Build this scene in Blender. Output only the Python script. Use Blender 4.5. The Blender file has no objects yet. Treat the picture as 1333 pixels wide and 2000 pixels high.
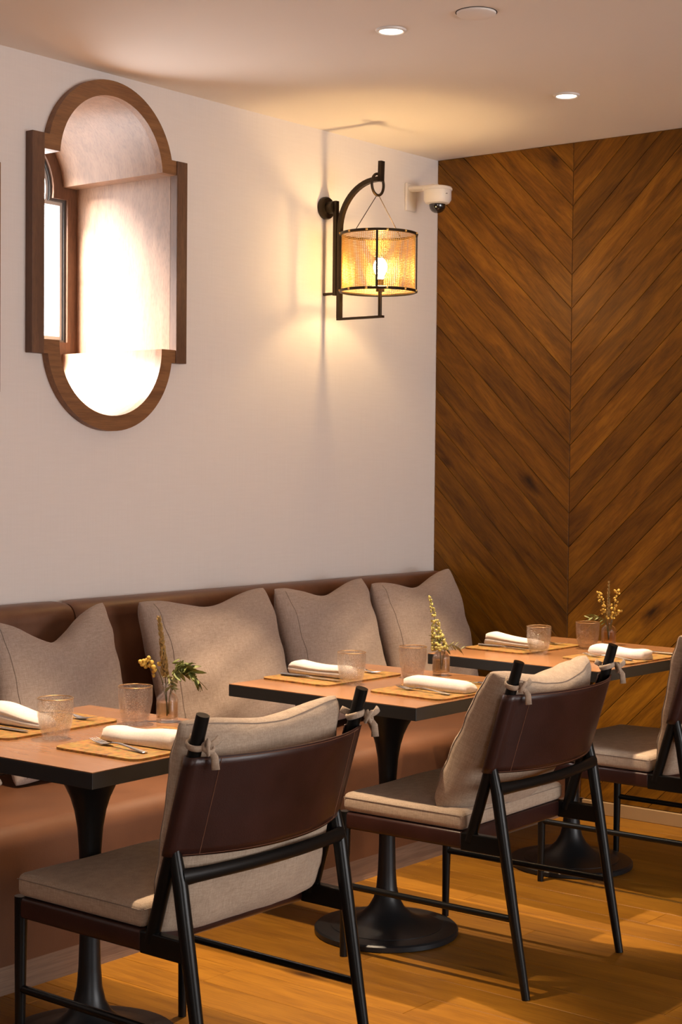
import bpy, bmesh, math, random
from mathutils import Vector, Matrix, Euler
random.seed(7)
PI = math.pi
D = bpy.data
C = bpy.context.scene.collection
sc = bpy.context.scene

# ------------------------------------------------------------------ camera
YAW, PITCH, ROLL, FPX = 38.6499, -1.7303, 0.5151, 3133.45
CAM = Vector((-5.7019, -4.0408, 1.4080))
yw, pt, rl = [math.radians(a) for a in (YAW, PITCH, ROLL)]
fw = Vector((math.cos(yw)*math.cos(pt), math.sin(yw)*math.cos(pt), math.sin(pt)))
rt = Vector((math.sin(yw), -math.cos(yw), 0.0))
up = rt.cross(fw)
r2 = rt*math.cos(rl) + up*math.sin(rl)
u2 = -rt*math.sin(rl) + up*math.cos(rl)
cd = D.cameras.new('camera'); cam = D.objects.new('camera', cd); C.objects.link(cam)
cd.sensor_fit = 'VERTICAL'; cd.sensor_height = 36.0; cd.lens = FPX*36.0/2000.0
cd.clip_start = 0.05; cd.clip_end = 200
m = Matrix.Identity(4)
for i in range(3):
    m[i][0], m[i][1], m[i][2], m[i][3] = r2[i], u2[i], -fw[i], CAM[i]
cam.matrix_world = m
cd.dof.use_dof = True; cd.dof.focus_distance = 4.8; cd.dof.aperture_fstop = 22.0
sc.camera = cam

# ------------------------------------------------------------------ world, sun, exposure
w = D.worlds.new('daylight'); sc.world = w; w.use_nodes = True
bg = w.node_tree.nodes['Background']
bg.inputs['Color'].default_value = (0.99, 0.96, 0.95, 1); bg.inputs['Strength'].default_value = 9.0
sd = D.lights.new('sun', 'SUN'); sun = D.objects.new('sun', sd); C.objects.link(sun)
sd.energy = 95.0; sd.angle = math.radians(36); sd.color = (1.0, 0.96, 0.9)
sun.rotation_euler = Vector((0.53, -0.47, -0.68)).to_track_quat('-Z', 'Y').to_euler()
vs = sc.view_settings
vs.view_transform = 'Standard'; vs.look = 'None'; vs.gamma = 1.0; vs.use_curve_mapping = False
vs.exposure = 0.06
cy = sc.cycles
cy.use_denoising = True
try: cy.denoiser = 'OPENIMAGEDENOISE'
except Exception: pass
cy.caustics_reflective = False; cy.caustics_refractive = False
cy.max_bounces = 10; cy.diffuse_bounces = 5; cy.glossy_bounces = 4
cy.transmission_bounces = 8; cy.transparent_max_bounces = 16
cy.sample_clamp_indirect = 10.0

def portal(name, loc, direction, sx, sz):
    l = D.lights.new(name, 'AREA'); l.shape = 'RECTANGLE'; l.size = sx; l.size_y = sz
    l.cycles.is_portal = True
    o = D.objects.new(name, l); C.objects.link(o); o.location = loc
    o.rotation_euler = Vector(direction).to_track_quat('-Z', 'Y').to_euler()
WARM = (1.0, 0.75, 0.50)

# ------------------------------------------------------------------ helpers
def mk(name, verts, faces, mat=None, parent=None, smooth=False):
    me = D.meshes.new(name); me.from_pydata([tuple(v) for v in verts], [], faces); me.update()
    o = D.objects.new(name, me); C.objects.link(o)
    if mat: me.materials.append(mat)
    if smooth:
        for p in me.polygons: p.use_smooth = True
    if parent: o.parent = parent
    return o
def from_bm(name, bm, mat=None, parent=None, smooth=False, recalc=True):
    if recalc: bmesh.ops.recalc_face_normals(bm, faces=bm.faces)
    me = D.meshes.new(name); bm.to_mesh(me); bm.free()
    o = D.objects.new(name, me); C.objects.link(o)
    if mat: me.materials.append(mat)
    if smooth:
        for p in me.polygons: p.use_smooth = True
    if parent: o.parent = parent
    return o
def smooth_by_angle(o, deg=35):
    me = o.data
    for p in me.polygons: p.use_smooth = True
    bm = bmesh.new(); bm.from_mesh(me)
    for e in bm.edges:
        if len(e.link_faces) == 2 and e.calc_face_angle(0) > math.radians(deg): e.smooth = False
    bm.to_mesh(me); bm.free()
    return o
def empty(name, loc=(0, 0, 0), rz=0.0, parent=None):
    o = D.objects.new(name, None); C.objects.link(o); o.location = loc; o.rotation_euler = (0, 0, rz)
    o.empty_display_size = 0.05
    if parent: o.parent = parent
    return o
def tag(o, label=None, cat=None, group=None, kind=None):
    if label: o['label'] = label
    if cat: o['category'] = cat
    if group: o['group'] = group
    if kind: o['kind'] = kind
    return o
def add_box(bm, x0, x1, y0, y1, z0, z1, bev=0.0, seg=2, M=None):
    r = bmesh.ops.create_cube(bm, size=1.0)
    vs_ = r['verts']
    for v in vs_:
        v.co = Vector(((x0+x1)/2 + v.co.x*(x1-x0), (y0+y1)/2 + v.co.y*(y1-y0), (z0+z1)/2 + v.co.z*(z1-z0)))
    if bev > 0:
        es = list({e for v in vs_ for e in v.link_edges})
        rr = bmesh.ops.bevel(bm, geom=es, offset=bev, segments=seg, profile=0.5, affect='EDGES')
        vs_ = list({v for f in rr['faces'] for v in f.verts} | {v for v in vs_ if v.is_valid})
    if M is not None:
        for v in vs_: v.co = M @ v.co
    return vs_
def box(name, x0, x1, y0, y1, z0, z1, mat, parent=None, bev=0.0, seg=2, smooth=False):
    bm = bmesh.new(); add_box(bm, x0, x1, y0, y1, z0, z1, bev, seg)
    o = from_bm(name, bm, mat, parent)
    if smooth: smooth_by_angle(o)
    return o
def frames(pts):
    pts = [Vector(p) for p in pts]; n = len(pts); T = []
    for i in range(n):
        a = pts[max(i-1, 0)]; b = pts[min(i+1, n-1)]
        T.append((b-a).normalized())
    t0 = T[0]; ref = Vector((0, 0, 1)) if abs(t0.z) < 0.9 else Vector((1, 0, 0))
    u = (ref - t0*ref.dot(t0)).normalized(); out = []
    for i in range(n):
        u = (u - T[i]*u.dot(T[i])); u.normalize(); v = T[i].cross(u)
        out.append((pts[i], T[i], u.copy(), v))
    return out
def add_tube(bm, pts, rad, n=10, cap=True, closed=False, ru=1.0, rv=1.0, up0=None):
    """tube along pts; rad is a number or one per point; ru/rv flatten the section"""
    pts = [Vector(p) for p in pts]
    if not hasattr(rad, '__len__'): rad = [rad]*len(pts)
    if closed:
        fr = []
        N = len(pts); u = None
        for i in range(N):
            t = (pts[(i+1) % N]-pts[i-1]).normalized()
            if u is None:
                ref = Vector((0, 0, 1)) if abs(t.z) < .9 else Vector((1, 0, 0)); u = ref
            u = (u-t*u.dot(t)).normalized(); fr.append((pts[i], t, u.copy(), t.cross(u)))
    else:
        fr = frames(pts)
        if up0 is not None:
            fr2 = []
            for (p, t, u, v) in fr:
                u = Vector(up0); u = (u-t*u.dot(t)).normalized(); fr2.append((p, t, u, t.cross(u)))
            fr = fr2
    rings = []
    for (p, t, u, v), r in zip(fr, rad):
        rings.append([bm.verts.new(p + u*(r*ru*math.cos(2*PI*k/n)) + v*(r*rv*math.sin(2*PI*k/n))) for k in range(n)])
    R = len(rings)
    for i in range(R if closed else R-1):
        a, b = rings[i], rings[(i+1) % R]
        for k in range(n):
            bm.faces.new((a[k], a[(k+1) % n], b[(k+1) % n], b[k]))
    if cap and not closed:
        bm.faces.new(list(reversed(rings[0]))); bm.faces.new(rings[-1])
def tube(name, pts, rad, mat, parent=None, n=10, closed=False, ru=1.0, rv=1.0, up0=None, sm=40):
    bm = bmesh.new(); add_tube(bm, pts, rad, n, True, closed, ru, rv, up0)
    return smooth_by_angle(from_bm(name, bm, mat, parent), sm)
def add_bar(bm, pts, wu, wv, up0):
    """rectangular bar along pts, wu wide along up0, wv across"""
    fr = frames(pts); rings = []
    for (p, t, u, v) in fr:
        u = Vector(up0); u = (u-t*u.dot(t)).normalized(); v = t.cross(u)
        rings.append([bm.verts.new(p+u*(a*wu/2)+v*(b*wv/2)) for a, b in ((-1, -1), (1, -1), (1, 1), (-1, 1))])
    for i in range(len(rings)-1):
        for k in range(4):
            bm.faces.new((rings[i][k], rings[i][(k+1) % 4], rings[i+1][(k+1) % 4], rings[i+1][k]))
    bm.faces.new(list(reversed(rings[0]))); bm.faces.new(rings[-1])
def add_lathe(bm, prof, n=40, center=(0, 0, 0), closed=False):
    cx, cy_, cz = center; rings = []
    for r, z in prof:
        if r < 1e-6: rings.append([bm.verts.new((cx, cy_, cz+z))])
        else: rings.append([bm.verts.new((cx+r*math.cos(2*PI*k/n), cy_+r*math.sin(2*PI*k/n), cz+z)) for k in range(n)])
    L = len(rings)
    for i in range(L if closed else L-1):
        a, b = rings[i], rings[(i+1) % L]
        for k in range(n):
            k2 = (k+1) % n
            if len(a) == 1 and len(b) == 1: continue
            if len(a) == 1: bm.faces.new((a[0], b[k2], b[k]))
            elif len(b) == 1: bm.faces.new((a[k], a[k2], b[0]))
            else: bm.faces.new((a[k], a[k2], b[k2], b[k]))
def lathe(name, prof, mat, parent=None, n=40, center=(0, 0, 0), closed=False, sm=35):
    bm = bmesh.new(); add_lathe(bm, prof, n, center, closed)
    return smooth_by_angle(from_bm(name, bm, mat, parent), sm)
def copy_tree(o, parent=None):
    c = o.copy(); C.objects.link(c); c.parent = parent
    for ch in list(o.children): copy_tree(ch, c)
    return c

# ------------------------------------------------------------------ materials
def mat_base(name):
    mt = D.materials.new(name); mt.use_nodes = True
    nt = mt.node_tree; b = nt.nodes['Principled BSDF']
    return mt, nt, b
def N(nt, typ, **kw):
    n = nt.nodes.new(typ)
    for k, v in kw.items(): setattr(n, k, v)
    return n
def ramp(nt, stops):
    r = N(nt, 'ShaderNodeValToRGB'); el = r.color_ramp.elements
    while len(el) < len(stops): el.new(0.5)
    for e, (p, c) in zip(el, stops): e.position = p; e.color = (*c, 1)
    return r
def mapped(nt, scale=(1, 1, 1), rnd=0.0, coord='Object'):
    tc = N(nt, 'ShaderNodeTexCoord'); mp = N(nt, 'ShaderNodeMapping')
    mp.inputs['Scale'].default_value = scale
    if rnd:
        oi = N(nt, 'ShaderNodeObjectInfo'); ml = N(nt, 'ShaderNodeMath', operation='MULTIPLY'); ml.inputs[1].default_value = rnd
        ad = N(nt, 'ShaderNodeVectorMath', operation='ADD')
        nt.links.new(oi.outputs['Random'], ml.inputs[0]); nt.links.new(tc.outputs[coord], ad.inputs[0]); nt.links.new(ml.outputs[0], ad.inputs[1])
        nt.links.new(ad.outputs[0], mp.inputs['Vector'])
    else:
        nt.links.new(tc.outputs[coord], mp.inputs['Vector'])
    return mp
def simple(name, col, rough=0.5, metal=0.0, spec=0.5, bump=0.0, bscale=200.0, var=0.0, vscale=8.0, coat=0.0):
    mt, nt, b = mat_base(name)
    b.inputs['Base Color'].default_value = (*col, 1); b.inputs['Roughness'].default_value = rough
    b.inputs['Metallic'].default_value = metal; b.inputs['Specular IOR Level'].default_value = spec
    b.inputs['Coat Weight'].default_value = coat
    if var:
        mp = mapped(nt); n = N(nt, 'ShaderNodeTexNoise'); n.inputs['Scale'].default_value = vscale; n.inputs['Detail'].default_value = 6
        nt.links.new(mp.outputs[0], n.inputs['Vector'])
        r = ramp(nt, [(0.3, tuple(c*(1-var) for c in col)), (0.7, tuple(min(1, c*(1+var)) for c in col))])
        nt.links.new(n.outputs['Fac'], r.inputs[0]); nt.links.new(r.outputs[0], b.inputs['Base Color'])
    if bump:
        mp2 = mapped(nt); n2 = N(nt, 'ShaderNodeTexNoise'); n2.inputs['Scale'].default_value = bscale; n2.inputs['Detail'].default_value = 4
        nt.links.new(mp2.outputs[0], n2.inputs['Vector'])
        bp = N(nt, 'ShaderNodeBump'); bp.inputs['Strength'].default_value = bump; bp.inputs['Distance'].default_value = 0.002
        nt.links.new(n2.outputs['Fac'], bp.inputs['Height']); nt.links.new(bp.outputs[0], b.inputs['Normal'])
    return mt
def wood(name, dark, mid, light, rough=0.45, grain=(1.0, 16, 16), rnd=37.0, rvar=0.25, knots=True, bump=0.25, coat=0.0, spec=0.5, fine=0.55):
    """grain runs along the object's own x axis"""
    mt, nt, b = mat_base(name)
    mp = mapped(nt, grain, rnd)
    n1 = N(nt, 'ShaderNodeTexNoise'); n1.inputs['Scale'].default_value = 2.2; n1.inputs['Detail'].default_value = 8; n1.inputs['Roughness'].default_value = 0.62; n1.inputs['Distortion'].default_value = 0.6
    nt.links.new(mp.outputs[0], n1.inputs['Vector'])
    r = ramp(nt, [(0.28, dark), (0.5, mid), (0.74, light)]); nt.links.new(n1.outputs['Fac'], r.inputs[0])
    mp2 = mapped(nt, (grain[0]*3.5, grain[1]*7, grain[2]*7), rnd)
    n2 = N(nt, 'ShaderNodeTexNoise'); n2.inputs['Scale'].default_value = 3.0; n2.inputs['Detail'].default_value = 5
    nt.links.new(mp2.outputs[0], n2.inputs['Vector'])
    r2_ = ramp(nt, [(0.35, (0.62, 0.60, 0.58)), (0.55, (1, 1, 1))]); nt.links.new(n2.outputs['Fac'], r2_.inputs[0])
    mx = N(nt, 'ShaderNodeMix', data_type='RGBA', blend_type='MULTIPLY'); mx.inputs['Factor'].default_value = fine
    nt.links.new(r.outputs[0], mx.inputs['A']); nt.links.new(r2_.outputs[0], mx.inputs['B'])
    last = mx.outputs['Result']
    if knots:
        mp3 = mapped(nt, (2.0, 5.0, 5.0), rnd); vo = N(nt, 'ShaderNodeTexVoronoi'); vo.inputs['Scale'].default_value = 0.9
        nt.links.new(mp3.outputs[0], vo.inputs['Vector'])
        n3 = N(nt, 'ShaderNodeTexNoise'); n3.inputs['Scale'].default_value = 9; nt.links.new(mp3.outputs[0], n3.inputs['Vector'])
        ad = N(nt, 'ShaderNodeMath', operation='MULTIPLY_ADD'); ad.inputs[1].default_value = 0.12; nt.links.new(n3.outputs['Fac'], ad.inputs[0]); nt.links.new(vo.outputs['Distance'], ad.inputs[2])
        rk = ramp(nt, [(0.08, (0.10, 0.08, 0.06)), (0.13, (0.5, 0.46, 0.42)), (0.22, (1, 1, 1))]); nt.links.new(ad.outputs[0], rk.inputs[0])
        mk_ = N(nt, 'ShaderNodeMix', data_type='RGBA', blend_type='MULTIPLY'); mk_.inputs['Factor'].default_value = 0.95
        nt.links.new(last, mk_.inputs['A']); nt.links.new(rk.outputs[0], mk_.inputs['B']); last = mk_.outputs['Result']
    if rvar:
        oi = N(nt, 'ShaderNodeObjectInfo'); mr = N(nt, 'ShaderNodeMapRange'); mr.inputs['To Min'].default_value = 1-rvar; mr.inputs['To Max'].default_value = 1+rvar
        nt.links.new(oi.outputs['Random'], mr.inputs['Value'])
        hs = N(nt, 'ShaderNodeHueSaturation'); nt.links.new(mr.outputs[0], hs.inputs['Value']); nt.links.new(last, hs.inputs['Color']); last = hs.outputs['Color']
    nt.links.new(last, b.inputs['Base Color'])
    b.inputs['Roughness'].default_value = rough; b.inputs['Coat Weight'].default_value = coat; b.inputs['Coat Roughness'].default_value = 0.25
    b.inputs['Specular IOR Level'].default_value = spec
    bp = N(nt, 'ShaderNodeBump'); bp.inputs['Strength'].default_value = bump; bp.inputs['Distance'].default_value = 0.0015
    nt.links.new(n2.outputs['Fac'], bp.inputs['Height']); nt.links.new(bp.outputs[0], b.inputs['Normal'])
    return mt
def fabric(name, c1, c2, scale=420.0, bump=0.5, rough=0.95):
    mt, nt, b = mat_base(name)
    mp = mapped(nt, (1, 1, 1)); n1 = N(nt, 'ShaderNodeTexNoise'); n1.inputs['Scale'].default_value = scale; n1.inputs['Detail'].default_value = 3
    nt.links.new(mp.outputs[0], n1.inputs['Vector'])
    mpx = mapped(nt, (1.0, 1.0, 0.12)); nx = N(nt, 'ShaderNodeTexNoise'); nx.inputs['Scale'].default_value = scale*0.7; nt.links.new(mpx.outputs[0], nx.inputs['Vector'])
    mpz = mapped(nt, (0.12, 0.12, 1.0)); nz = N(nt, 'ShaderNodeTexNoise'); nz.inputs['Scale'].default_value = scale*0.7; nt.links.new(mpz.outputs[0], nz.inputs['Vector'])
    a1 = N(nt, 'ShaderNodeMath', operation='ADD'); nt.links.new(nx.outputs['Fac'], a1.inputs[0]); nt.links.new(nz.outputs['Fac'], a1.inputs[1])
    a2 = N(nt, 'ShaderNodeMath', operation='ADD'); nt.links.new(a1.outputs[0], a2.inputs[0]); nt.links.new(n1.outputs['Fac'], a2.inputs[1])
    dv = N(nt, 'ShaderNodeMath', operation='DIVIDE'); dv.inputs[1].default_value = 3.0; nt.links.new(a2.outputs[0], dv.inputs[0])
    r = ramp(nt, [(0.38, c1), (0.62, c2)]); nt.links.new(dv.outputs[0], r.inputs[0]); nt.links.new(r.outputs[0], b.inputs['Base Color'])
    b.inputs['Roughness'].default_value = rough; b.inputs['Specular IOR Level'].default_value = 0.15
    b.inputs['Sheen Weight'].default_value = 0.15
    bp = N(nt, 'ShaderNodeBump'); bp.inputs['Strength'].default_value = bump; bp.inputs['Distance'].default_value = 0.0015
    nt.links.new(dv.outputs[0], bp.inputs['Height']); nt.links.new(bp.outputs[0], b.inputs['Normal'])
    return mt
def glass(name, col=(1, 1, 1), rough=0.02, ior=1.45, thru=0.35, bscale=0, bump=0.0):
    mt, nt, b = mat_base(name)
    b.inputs['Base Color'].default_value = (*col, 1); b.inputs['Roughness'].default_value = rough
    b.inputs['Transmission Weight'].default_value = 1.0; b.inputs['IOR'].default_value = ior
    tr = N(nt, 'ShaderNodeBsdfTransparent'); mx = N(nt, 'ShaderNodeMixShader'); mx.inputs[0].default_value = thru
    tr.inputs['Color'].default_value = (*col, 1)
    out = nt.nodes['Material Output']
    nt.links.new(b.outputs[0], mx.inputs[1]); nt.links.new(tr.outputs[0], mx.inputs[2]); nt.links.new(mx.outputs[0], out.inputs['Surface'])
    if bump:
        mp = mapped(nt, (1, 1, 1)); vo = N(nt, 'ShaderNodeTexVoronoi', feature='DISTANCE_TO_EDGE'); vo.inputs['Scale'].default_value = bscale
        nt.links.new(mp.outputs[0], vo.inputs['Vector'])
        r = ramp(nt, [(0.0, (0, 0, 0)), (0.12, (1, 1, 1))]); nt.links.new(vo.outputs['Distance'], r.inputs[0])
        bp = N(nt, 'ShaderNodeBump'); bp.inputs['Strength'].default_value = bump; bp.inputs['Distance'].default_value = 0.002
        nt.links.new(r.outputs[0], bp.inputs['Height']); nt.links.new(bp.outputs[0], b.inputs['Normal'])
    return mt
def emit(name, col, strength):
    mt = D.materials.new(name); mt.use_nodes = True; nt = mt.node_tree
    nt.nodes.remove(nt.nodes['Principled BSDF'])
    e = N(nt, 'ShaderNodeEmission'); e.inputs['Color'].default_value = (*col, 1); e.inputs['Strength'].default_value = strength
    nt.links.new(e.outputs[0], nt.nodes['Material Output'].inputs['Surface'])
    return mt
def leather(name, c1, c2, rough=0.42, scale=5.0, rvar=0.1):
    mt, nt, b = mat_base(name)
    mp = mapped(nt, (1, 1, 1), 11.0)
    n = N(nt, 'ShaderNodeTexNoise'); n.inputs['Scale'].default_value = scale; n.inputs['Detail'].default_value = 8; n.inputs['Roughness'].default_value = 0.6
    nt.links.new(mp.outputs[0], n.inputs['Vector'])
    r = ramp(nt, [(0.32, c1), (0.68, c2)]); nt.links.new(n.outputs['Fac'], r.inputs[0]); nt.links.new(r.outputs[0], b.inputs['Base Color'])
    mr = N(nt, 'ShaderNodeMapRange'); mr.inputs['To Min'].default_value = rough-rvar; mr.inputs['To Max'].default_value = rough+rvar
    nt.links.new(n.outputs['Fac'], mr.inputs['Value']); nt.links.new(mr.outputs[0], b.inputs['Roughness'])
    b.inputs['Specular IOR Level'].default_value = 0.45
    vo = N(nt, 'ShaderNodeTexVoronoi'); vo.inputs['Scale'].default_value = 260; nt.links.new(mp.outputs[0], vo.inputs['Vector'])
    bp = N(nt, 'ShaderNodeBump'); bp.inputs['Strength'].default_value = 0.12; bp.inputs['Distance'].default_value = 0.001
    nt.links.new(vo.outputs['Distance'], bp.inputs['Height']); nt.links.new(bp.outputs[0], b.inputs['Normal'])
    return mt

def wall_paper():
    mt, nt, b = mat_base('pale_linen_wallcovering')
    mp = mapped(nt, (1.0, 1.0, 14.0)); n = N(nt, 'ShaderNodeTexNoise'); n.inputs['Scale'].default_value = 9; n.inputs['Detail'].default_value = 7
    nt.links.new(mp.outputs[0], n.inputs['Vector'])
    mq = mapped(nt, (30.0, 30.0, 0.6)); nq = N(nt, 'ShaderNodeTexNoise'); nq.inputs['Scale'].default_value = 9; nq.inputs['Detail'].default_value = 5
    nt.links.new(mq.outputs[0], nq.inputs['Vector'])
    a = N(nt, 'ShaderNodeMath', operation='ADD'); nt.links.new(n.outputs['Fac'], a.inputs[0]); nt.links.new(nq.outputs['Fac'], a.inputs[1])
    h = N(nt, 'ShaderNodeMath', operation='MULTIPLY'); h.inputs[1].default_value = 0.5; nt.links.new(a.outputs[0], h.inputs[0])
    r = ramp(nt, [(0.3, (0.75, 0.70, 0.67)), (0.7, (0.79, 0.74, 0.71))])
    nt.links.new(h.outputs[0], r.inputs[0]); nt.links.new(r.outputs[0], b.inputs['Base Color'])
    b.inputs['Roughness'].default_value = 0.85; b.inputs['Specular IOR Level'].default_value = 0.2
    bp = N(nt, 'ShaderNodeBump'); bp.inputs['Strength'].default_value = 0.10; bp.inputs['Distance'].default_value = 0.001
    nt.links.new(h.outputs[0], bp.inputs['Height']); nt.links.new(bp.outputs[0], b.inputs['Normal'])
    return mt

M_wall = wall_paper()
M_ceil = simple('ceiling_paint', (0.87, 0.82, 0.77), 0.9, spec=0.2)
M_plain = simple('room_paint', (0.62, 0.56, 0.52), 0.9, spec=0.2)
M_woodwall = wood('stained_oak_panelling', (0.085, 0.031, 0.0022), (0.195, 0.077, 0.0048), (0.31, 0.132, 0.0085), rough=0.45, spec=0.25, grain=(1.6, 9, 9), rvar=0.22, bump=0.35)
M_groove = simple('dark_groove', (0.03, 0.013, 0.005), 0.8)
M_floor = wood('oak_floor_boards', (0.185, 0.073, 0.006), (0.255, 0.106, 0.008), (0.32, 0.140, 0.012), rough=0.42, spec=0.32, grain=(1.0, 9, 9), rvar=0.14, bump=0.2)
M_base = simple('pale_baseboard_wood', (0.36, 0.23, 0.11), 0.5, var=0.06)
M_plinth = wood('banquette_plinth_wood', (0.16, 0.095, 0.062), (0.20, 0.122, 0.080), (0.24, 0.15, 0.10), rough=0.55, rvar=0.0, knots=False)
M_arch = wood('walnut_window_casing', (0.155, 0.062, 0.02), (0.225, 0.097, 0.033), (0.30, 0.14, 0.05), rough=0.5, grain=(1.5, 14, 14), rvar=0.05)
M_side = wood('dark_walnut_side_board', (0.085, 0.037, 0.018), (0.125, 0.056, 0.027), (0.17, 0.08, 0.038), rough=0.5, grain=(14, 14, 1.5), rvar=0.05, knots=False)
M_lining = wood('walnut_reveal_lining', (0.19, 0.098, 0.052), (0.25, 0.132, 0.072), (0.31, 0.17, 0.098), rough=0.42, grain=(9, 9, 2), rvar=0.0, knots=False)
M_sash = simple('grey_metal_sash', (0.12, 0.125, 0.125), 0.4, 0.6)
M_banq = leather('brown_banquette_leather', (0.12, 0.051, 0.027), (0.20, 0.090, 0.047), rough=0.45)
M_seatl = leather('tan_seat_leather', (0.082, 0.029, 0.010), (0.118, 0.043, 0.015), rough=0.58)
M_chl = leather('oxblood_chair_leather', (0.026, 0.0088, 0.0068), (0.040, 0.0128, 0.0100), rough=0.36, scale=9)
M_seam = simple('groove_leather', (0.03, 0.013, 0.008), 0.7)
M_stitch = simple('tan_stitch_thread', (0.20, 0.085, 0.045), 0.8)
M_cush = fabric('taupe_cushion_linen', (0.32, 0.243, 0.198), (0.46, 0.36, 0.302), scale=520, bump=0.7)
M_seatf = fabric('beige_seat_weave', (0.36, 0.270, 0.198), (0.50, 0.388, 0.292), scale=480, bump=0.7)
M_piping = simple('cushion_seam_thread', (0.25, 0.19, 0.152), 0.9)
M_black = simple('black_lacquered_wood', (0.006, 0.006, 0.006), 0.30, spec=0.25, bump=0.05, bscale=80)
M_iron = simple('black_cast_iron', (0.012, 0.013, 0.015), 0.38, 0.3)
M_edge = simple('black_table_edge', (0.012, 0.012, 0.012), 0.42)
M_top = wood('cherry_table_veneer', (0.255, 0.118, 0.050), (0.295, 0.138, 0.058), (0.335, 0.158, 0.068), rough=0.24, grain=(12, 1.0, 12), rvar=0.05, knots=False, bump=0.02, fine=0.12)
M_bronze = simple('dark_bronze', (0.045, 0.032, 0.02), 0.4, 0.8)
M_gold = simple('brass_mesh', (0.75, 0.46, 0.13), 0.32, 0.9)
M_white = simple('white_plastic', (0.78, 0.75, 0.72), 0.4)
M_dome = simple('smoked_dome', (0.008, 0.007, 0.007), 0.06, 0.0, 0.8, coat=0.6)
M_bulb = emit('glowing_bulb', (1.0, 0.64, 0.28), 320.0)
M_lens = emit('downlight_lens', (1.0, 0.86, 0.66), 6.0)
M_tumbler = glass('crackled_glass', (1.0, 0.99, 0.98), 0.0, 1.4, 0.66, 200, 0.8)
M_vase = glass('clear_bottle_glass', (1.0, 0.99, 0.98), 0.0, 1.42, 0.55)
M_water = glass('refraction_tinted_water', (0.95, 0.80, 0.58), 0.0, 1.2, 0.55)  # amber puts the refracted tabletop into the water colour
M_goldrim = simple('gilt_rim', (0.72, 0.48, 0.24), 0.25, 0.9)
M_napkin = fabric('white_napkin_linen', (0.72, 0.66, 0.62), (0.86, 0.80, 0.76), scale=700, bump=0.2)
M_steel = simple('brushed_steel', (0.62, 0.58, 0.54), 0.22, 1.0)
M_stem = simple('olive_stem', (0.16, 0.14, 0.03), 0.7)
M_leaf = simple('dusty_green_leaf', (0.17, 0.19, 0.05), 0.6, var=0.3, vscale=60)
M_leafp = simple('pale_green_leaf', (0.33, 0.31, 0.13), 0.6, var=0.25, vscale=60)
M_bud = simple('mustard_flower_bud', (0.58, 0.36, 0.06), 0.7, var=0.25, vscale=90)
M_budp = simple('pale_yellow_floret', (0.55, 0.46, 0.13), 0.7, var=0.3, vscale=90)
M_plume = simple('dry_grass_plume', (0.30, 0.19, 0.06), 0.8, var=0.35, vscale=120)
def cork():
    mt, nt, b = mat_base('golden_cork')
    mp = mapped(nt, (1, 1, 1), 7.0); vo = N(nt, 'ShaderNodeTexVoronoi'); vo.inputs['Scale'].default_value = 130; nt.links.new(mp.outputs[0], vo.inputs['Vector'])
    n = N(nt, 'ShaderNodeTexNoise'); n.inputs['Scale'].default_value = 55; n.inputs['Detail'].default_value = 6; nt.links.new(mp.outputs[0], n.inputs['Vector'])
    r = ramp(nt, [(0.30, (0.17, 0.075, 0.012)), (0.46, (0.37, 0.185, 0.035)), (0.7, (0.47, 0.255, 0.06))]); nt.links.new(n.outputs['Fac'], r.inputs[0])
    mx = N(nt, 'ShaderNodeMix', data_type='RGBA', blend_type='MULTIPLY'); mx.inputs['Factor'].default_value = 0.35
    nt.links.new(r.outputs[0], mx.inputs['A']); nt.links.new(vo.outputs['Color'], mx.inputs['B']); nt.links.new(mx.outputs['Result'], b.inputs['Base Color'])
    b.inputs['Roughness'].default_value = 0.6
    bp = N(nt, 'ShaderNodeBump'); bp.inputs['Strength'].default_value = 0.4; bp.inputs['Distance'].default_value = 0.001
    nt.links.new(n.outputs['Fac'], bp.inputs['Height']); nt.links.new(bp.outputs[0], b.inputs['Normal'])
    return mt
M_cork = cork()

# ------------------------------------------------------------------ room shell
H = 2.7196
XB, YB = -9.0, -7.5           # far ends of the room behind the camera
WX = -1.935                   # window centre
def qloop(d=0.0, n=28):
    """arched window outline inset by d (casing inner edge at d=0), as (x, z) about the wall"""
    hw, zt, zb, r = 0.303-d, 2.417-d, 1.803+d, 0.235-d
    ct, cb = 2.403, 1.798
    P = [(WX+hw, zt)]
    a = math.asin(max(-1, min(1, (zt-ct)/r)))
    for i in range(n+1):
        t = a+(PI-2*a)*i/n; P.append((WX+r*math.cos(t), ct+r*math.sin(t)))
    P += [(WX-hw, zt), (WX-hw, zb)]
    a = math.asin(max(-1, min(1, (cb-zb)/r)))
    for i in range(n+1):
        t = PI+a+(PI-2*a)*i/n; P.append((WX+r*math.cos(t), cb+r*math.sin(t)))
    P.append((WX+hw, zb))
    return P
def ring_prism(name, lo, li, y0, y1, mat, parent):
    n = len(lo); V = [(x, y0, z) for x, z in lo]+[(x, y0, z) for x, z in li]+[(x, y1, z) for x, z in lo]+[(x, y1, z) for x, z in li]
    F = []
    for i in range(n):
        j = (i+1) % n
        F += [(i, j, n+j, n+i), (2*n+i, 3*n+i, 3*n+j, 2*n+j), (n+i, n+j, 3*n+j, 3*n+i), (i, 2*n+i, 2*n+j, j)]
    o = mk(name, V, F, mat, parent); bm = bmesh.new(); bm.from_mesh(o.data); bmesh.ops.recalc_face_normals(bm, faces=bm.faces); bm.to_mesh(o.data); bm.free()
    return smooth_by_angle(o, 30)

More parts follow.
